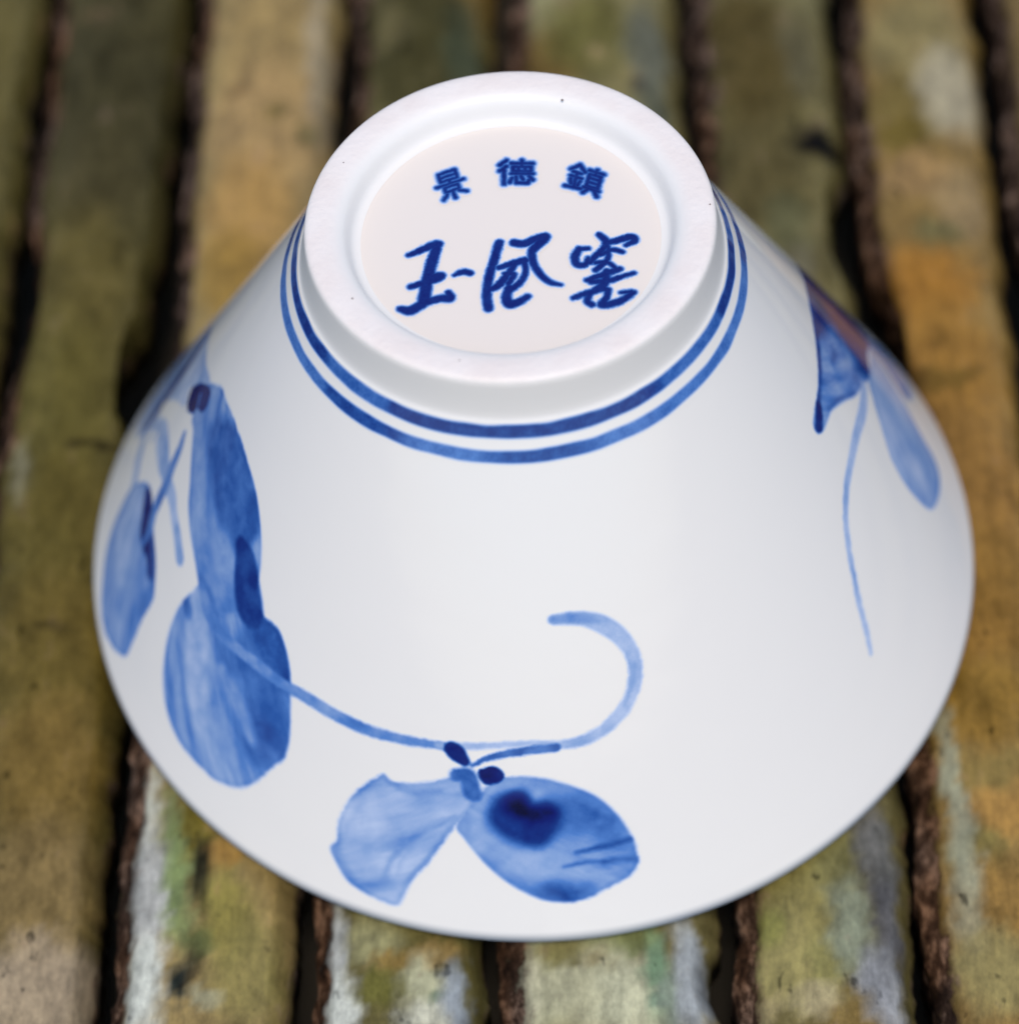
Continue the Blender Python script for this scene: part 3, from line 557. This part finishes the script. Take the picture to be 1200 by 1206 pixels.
for mi, (nm, kind, pts, lev, al, fe, streak, bdir, edge, own) in enumerate(MARKS):
    zc = float(np.mean([p[1] for p in pts])); rm = max(R - SL * zc, 10); kz = 1.1516
    q = [(math.radians(p[0]) * rm, p[1] * kz) + tuple(p[2:]) for p in pts]
    q = smooth_path(q, kind == 'fill')
    mg = 1.0 + (float(np.max(q[:, 2])) if kind == 'stroke' else 0)
    t_lo, t_hi = (q[:, 0].min() - mg) / rm, (q[:, 0].max() + mg) / rm; z_lo, z_hi = (q[:, 1].min() - mg) / kz, (q[:, 1].max() + mg) / kz
    i0, i1 = np.searchsorted(ths, [t_lo, t_hi]); k0, k1 = np.searchsorted(zs, [z_lo, z_hi])
    if i1 <= i0 or k1 <= k0: continue
    gx, gy = np.meshgrid(ths[i0:i1] * rm, zs[k0:k1] * kz)
    jx = .10 * (vnoise(gx * 2.2, gy * 2.2, mi) - .5) + .05 * (vnoise(gx * 6, gy * 6, mi + 3) - .5)
    a, s = layer_alpha(gx + jx, gy - jx, kind, q, fe)
    if bdir:
        along = gx * bdir[0] + gy * bdir[1]; across = -gx * bdir[1] + gy * bdir[0]
        tex = (fbm(across * .8 + .12 * along + 31 * mi, along * .16 + 50, mi) - .5) * 4.2 * streak + (vnoise(across * 4, along * .5 + 9, mi + 5) - .5) * streak * .5
    else:
        tex = (fbm(gx * .9 + 40, gy * .9 + 40, mi) - .5) * .16
    tex = tex + (fbm(gx * .30 + 11, gy * .30 + 70, mi + 9) - .5) * .24 + (vnoise(gx * 9, gy * 9, 2) - .5) * .03
    lv = np.clip(lev - (.035 if kind == 'fill' and lev < .7 else 0) + tex + (edge or 0) * (sstep(0, .12, s) - sstep(.2, .75, s)), .05, 1.15)
    aa = a * al
    if kind == 'stroke' and own == 0: aa = aa * np.clip(.75 + .7 * (fbm(gx * .8 + 3, gy * .8 + 5, mi + 20)), .4, 1.15); aa = np.clip(aa, 0, 1)
    if own == 1:
        FILL = None
        if kind == 'fill': FILL = np.zeros((nZ, nT), np.float32); FILL[k0:k1, i0:i1] = a
    elif own == 0 and FILL is not None: aa = aa * FILL[k0:k1, i0:i1]
    W_ = LV[k0:k1, i0:i1]; W_[:] = W_ * (1 - aa) + lv * aa
    O_ = OWN[k0:k1, i0:i1]
    if own == 1: names.append(nm)
    cur = len(names) - 1
    take = (a > .35) & (own == 1)
    O_[take] = cur
    free = (O_ < 0) & (aa > .004); O_[free] = cur
qz = (OWN[:-1, :-1] >= 0) & (np.maximum.reduce([LV[:-1, :-1], LV[1:, :-1], LV[:-1, 1:], LV[1:, 1:]]) > .004)
for pid, nm in enumerate(names):
    kk, ii = np.nonzero(qz & (OWN[:-1, :-1] == pid))
    if len(kk) < 12: continue
    ids = np.stack([kk * nT + ii, kk * nT + ii + 1, (kk + 1) * nT + ii + 1, (kk + 1) * nT + ii], -1)
    uq, inv = np.unique(ids.ravel(), return_inverse=True)
    P, n = wall_pt(ths[uq % nT], zs[uq // nT], .02)
    mesh_obj(nm, P * MM, inv.reshape(-1, 4), M_PAINT, bowl, n, ramp(LV.ravel()[uq], GLAZE))

# the two rings painted under the foot
for z0, z1, dk, sdn in ((.9785, 1.0030, .74, 1), (.9339, .9577, .68, 5)):
    th = np.linspace(0, 2 * np.pi, 1440, endpoint=False); zz = np.linspace(z0 * R - .22, min(z1 * R + .22, ZJ - .02), 18)
    T, Zg = np.meshgrid(th, zz)
    wob = .14 * (vnoise(T * 9, T * 0, sdn) - .5)
    s = np.minimum(Zg - z0 * R - wob, z1 * R + .12 * (vnoise(T * 11, T * 0, sdn + 2) - .5) - Zg)
    pooled = sstep(.42, .58, vnoise(T * 2.3 + 3, T * 0, sdn + 3))
    lv = dk - .08 + .18 * pooled + .10 * (vnoise(T * 30, Zg * 2, sdn + 4) - .5) + .07 * (vnoise(T * 140, Zg * 7, sdn + 6) - .5)
    Lr = sstep(-.18, .20, s) * lv
    P, n = wall_pt(T.ravel(), Zg.ravel(), .02)
    F = []
    nt_ = len(th)
    for k in range(len(zz) - 1):
        for j in range(nt_): F.append((k * nt_ + j, k * nt_ + (j + 1) % nt_, (k + 1) * nt_ + (j + 1) % nt_, (k + 1) * nt_ + j))
    mesh_obj('painted_ring', P * MM, F, M_PAINT, bowl, n, ramp(Lr.ravel(), GLAZE))

# the six characters brushed and stamped on the base: strokes as (x, y, width) in mm
CHARS = [
    [[[-9.093, -1.224, 0.604], [-8.076, -0.794, 0.823], [-6.85, -0.197, 0.933], [-6.408, -0.186, 0.933]], [[-6.552, -0.278, 0.988], [-7.091, -2.279, 1.098], [-7.568, -4.319, 1.152], [-7.921, -6.351, 1.207], [-8.106, -7.052, 0.988]], [[-9.059, -4.879, 0.713], [-7.813, -4.503, 0.878], [-6.8, -4.028, 1.262], [-6.356, -3.862, 0.988]], [[-9.992, -7.311, 0.823], [-9.112, -7.572, 1.098], [-7.899, -6.815, 0.988], [-6.499, -6.432, 0.933], [-5.669, -6.458, 1.043], [-5.779, -5.779, 0.659]], [[-5.163, -3.896, 0.494], [-4.392, -3.578, 0.768], [-3.764, -3.793, 0.713]]],
    [[[-1.046, -0.536, 0.933], [-1.536, -2.279, 0.878], [-2.118, -4.312, 0.878], [-2.438, -6.349, 0.933], [-2.379, -7.943, 0.933]], [[0.251, -0.659, 0.933], [1.142, -0.85, 0.933], [2.379, -0.28, 0.878], [3.084, -0.241, 0.988], [2.328, -1.12, 0.988], [1.764, -1.857, 0.878], [1.81, -3.119, 0.823], [2.326, -4.469, 0.768], [3.1, -5.449, 0.713], [4.063, -5.875, 0.494]], [[-1.236, -3.406, 0.659], [-0.184, -3.113, 0.823], [1.071, -2.787, 0.933]], [[0.102, -3.349, 0.713], [-0.978, -4.937, 0.823], [-1.608, -5.602, 0.823], [-2.117, -5.864, 0.659]], [[1.056, -3.047, 0.713], [1.076, -4.092, 0.659], [0.489, -5.333, 0.713], [-0.545, -6.114, 0.823]], [[-0.739, -4.181, 0.659], [0.049, -4.307, 0.713], [-0.501, -5.292, 0.713]], [[-0.486, -5.759, 0.878], [-0.741, -6.816, 0.988], [-0.527, -7.604, 1.098], [0.168, -7.516, 0.933], [1.09, -6.935, 0.768]]],
    [[[7.823, -0.453, 0.713], [8.332, -1.162, 0.823], [8.437, -1.91, 0.659]], [[8.309, -1.477, 0.768], [9.326, -1.257, 0.823], [10.551, -0.95, 0.878], [10.875, -1.404, 0.823], [10.08, -1.855, 0.604]], [[5.917, -1.934, 0.823], [5.523, -2.737, 0.878], [5.602, -3.633, 0.823], [6.346, -3.807, 0.713], [6.638, -3.051, 0.604]], [[5.917, -1.934, 0.659], [6.717, -1.931, 0.604]], [[8.179, -1.885, 0.713], [7.31, -2.853, 0.768], [6.8, -3.589, 0.659]], [[7.716, -2.76, 0.659], [8.848, -2.291, 0.659], [9.663, -2.604, 0.604]], [[8.497, -2.179, 0.659], [8.262, -3.466, 0.659], [7.195, -4.46, 0.713]], [[7.255, -3.632, 0.604], [8.342, -3.735, 0.604], [9.073, -4.584, 0.604]], [[6.384, -5.55, 0.659], [7.848, -5.04, 0.823], [9.314, -4.555, 0.713]], [[6.704, -5.787, 0.713], [8.189, -5.797, 0.768], [9.404, -5.446, 0.659], [10.519, -5.136, 0.549]], [[8.166, -4.759, 0.878], [7.875, -6.026, 0.988], [6.928, -6.813, 0.823]], [[5.066, -7.46, 0.659], [6.119, -7.071, 0.768], [7.529, -6.689, 0.823], [8.152, -6.825, 0.713]], [[6.563, -6.933, 0.713], [6.221, -7.875, 0.768], [6.619, -8.372, 0.768]], [[8.152, -6.825, 0.713], [7.89, -7.698, 0.768], [7.442, -8.423, 0.933], [8.488, -8.393, 0.878], [9.611, -7.884, 0.823], [10.367, -7.289, 0.604]], [[9.168, -7.228, 0.494], [10.097, -7.212, 0.659]]],
    [[[-6.124, 8.012, 0.576], [-4.613, 8.55, 0.576], [-4.416, 7.597, 0.576], [-5.924, 7.061, 0.576], [-6.124, 8.012, 0.576]], [[-5.999, 7.545, 0.576], [-4.539, 8.064, 0.576]], [[-5.17, 7.329, 0.576], [-5.063, 6.94, 0.576]], [[-6.295, 6.47, 0.576], [-3.865, 7.332, 0.576]], [[-5.618, 6.349, 0.576], [-4.404, 6.78, 0.576], [-4.3, 6.276, 0.576], [-5.512, 5.846, 0.576], [-5.618, 6.349, 0.576]], [[-4.906, 6.061, 0.576], [-4.692, 5.157, 0.576]], [[-5.388, 5.564, 0.576], [-5.716, 4.958, 0.576]], [[-4.313, 6.026, 0.576], [-3.628, 5.86, 0.576]]],
    [[[0.114, 9.184, 0.659], [-0.503, 8.671, 0.659]], [[0.076, 8.471, 0.659], [-0.54, 7.959, 0.659]], [[-0.167, 8.066, 0.659], [-0.257, 6.367, 0.659]], [[0.535, 8.785, 0.659], [2.441, 8.6, 0.659]], [[1.509, 9.049, 0.659], [1.468, 8.336, 0.659]], [[0.658, 8.343, 0.659], [2.27, 8.187, 0.659], [2.241, 7.69, 0.659], [0.631, 7.846, 0.659], [0.658, 8.343, 0.659]], [[1.171, 8.293, 0.659], [1.143, 7.796, 0.659]], [[1.757, 8.237, 0.659], [1.729, 7.739, 0.659]], [[0.468, 7.548, 0.659], [2.368, 7.364, 0.659]], [[0.511, 7.002, 0.659], [0.265, 6.529, 0.659]], [[0.884, 7.109, 0.659], [0.874, 6.399, 0.659], [1.866, 6.303, 0.659], [2.032, 6.642, 0.659]], [[1.327, 7.137, 0.659], [1.482, 6.766, 0.659]], [[2.057, 7.066, 0.659], [2.324, 6.614, 0.659]]],
    [[[6.693, 7.999, 0.659], [5.865, 7.608, 0.659]], [[6.693, 7.999, 0.659], [7.106, 7.036, 0.659]], [[6.071, 7.251, 0.659], [6.748, 6.894, 0.659]], [[5.784, 6.824, 0.659], [6.731, 6.326, 0.659]], [[6.41, 7.073, 0.659], [5.891, 5.371, 0.659]], [[5.744, 6.434, 0.659], [5.728, 5.867, 0.659]], [[6.555, 6.007, 0.659], [6.269, 5.583, 0.659]], [[5.194, 5.655, 0.659], [6.528, 5.152, 0.659]], [[7.495, 7.277, 0.659], [8.711, 6.635, 0.659]], [[8.183, 7.212, 0.659], [8.007, 6.643, 0.659]], [[7.512, 6.822, 0.659], [8.457, 6.323, 0.659], [8.04, 4.98, 0.659], [7.097, 5.476, 0.659], [7.512, 6.822, 0.659]], [[7.381, 6.396, 0.659], [8.325, 5.898, 0.659]], [[7.237, 5.928, 0.659], [8.18, 5.432, 0.659]], [[6.817, 5.328, 0.659], [8.123, 4.642, 0.659]], [[7.191, 5.016, 0.659], [6.702, 4.7, 0.659]], [[7.729, 4.734, 0.659], [7.913, 4.065, 0.659]]],
]
for ci, strokes in enumerate(CHARS):
    allp = np.array([p[:2] for st in strokes for p in st]); pad = .9
    xs = np.arange(allp[:, 0].min() - pad, allp[:, 0].max() + pad, .062); ys = np.arange(allp[:, 1].min() - pad, allp[:, 1].max() + pad, .066)
    gx, gy = np.meshgrid(xs, ys); Lc = np.zeros(gx.shape)
    rough = .06 if ci < 3 else .05
    jx = rough * (vnoise(gx * 3.1, gy * 3.1, ci) - .5) + rough * (vnoise(gx * 8, gy * 8, ci + 9) - .5)
    for st in strokes:
        q = smooth_path(st, False, 4) if len(st) > 2 and ci < 3 else np.array(st)
        a, s = layer_alpha(gx + jx, gy - jx, 'stroke', q, .46 if ci < 3 else .60)
        lv = .97 + .10 * (fbm(gx * 1.3, gy * 1.3, ci) - .5) + .06 * (vnoise(gx * 7, gy * 7, ci) - .5)
        Lc = np.maximum(Lc, a * lv)
    keep = np.maximum.reduce([Lc[:-1, :-1], Lc[1:, :-1], Lc[:-1, 1:], Lc[1:, 1:]]) > .004
    kk, ii = np.nonzero(keep); nx = len(xs)
    ids = np.stack([kk * nx + ii, kk * nx + ii + 1, (kk + 1) * nx + ii + 1, (kk + 1) * nx + ii], -1)
    uq, inv = np.unique(ids.ravel(), return_inverse=True)
    P = np.stack([gx.ravel()[uq] + LX * 1.050 * R, gy.ravel()[uq], np.full(len(uq), 1.050 * R + .022)], -1)
    mesh_obj('painted_character', P * MM, inv.reshape(-1, 4), M_PAINT, bowl, np.tile((0, 0, 1.0), (len(uq), 1)), ramp(Lc.ravel()[uq], BASEC))

SPECKS = [[-14.234, 8.09, 0.11], [-13.794, -7.77, 0.09], [5.736, 13.82, 0.12], [17.836, 0.04, 0.08], [-4.884, -15.43, 0.08]]
# iron specks fired into the bare foot
M_SPECK, _, p_ = new_mat('iron_speck'); p_.inputs['Base Color'].default_value = (.10, .06, .045, 1); p_.inputs['Roughness'].default_value = .5
for sx, sy, sr in SPECKS:
    V = [(0, 0, .05)] + [(sr * (1 + .3 * math.sin(3 * k + sx)) * math.cos(k * math.pi / 5), sr * math.sin(k * math.pi / 5), -.02) for k in range(10)]
    F = [(0, k + 1, (k + 1) % 10 + 1) for k in range(10)]
    o = mesh_obj('iron_speck', np.array(V) * MM, F, M_SPECK, bowl); o.location = (sx * MM, sy * MM, (1.1054 * R - .01) * MM)
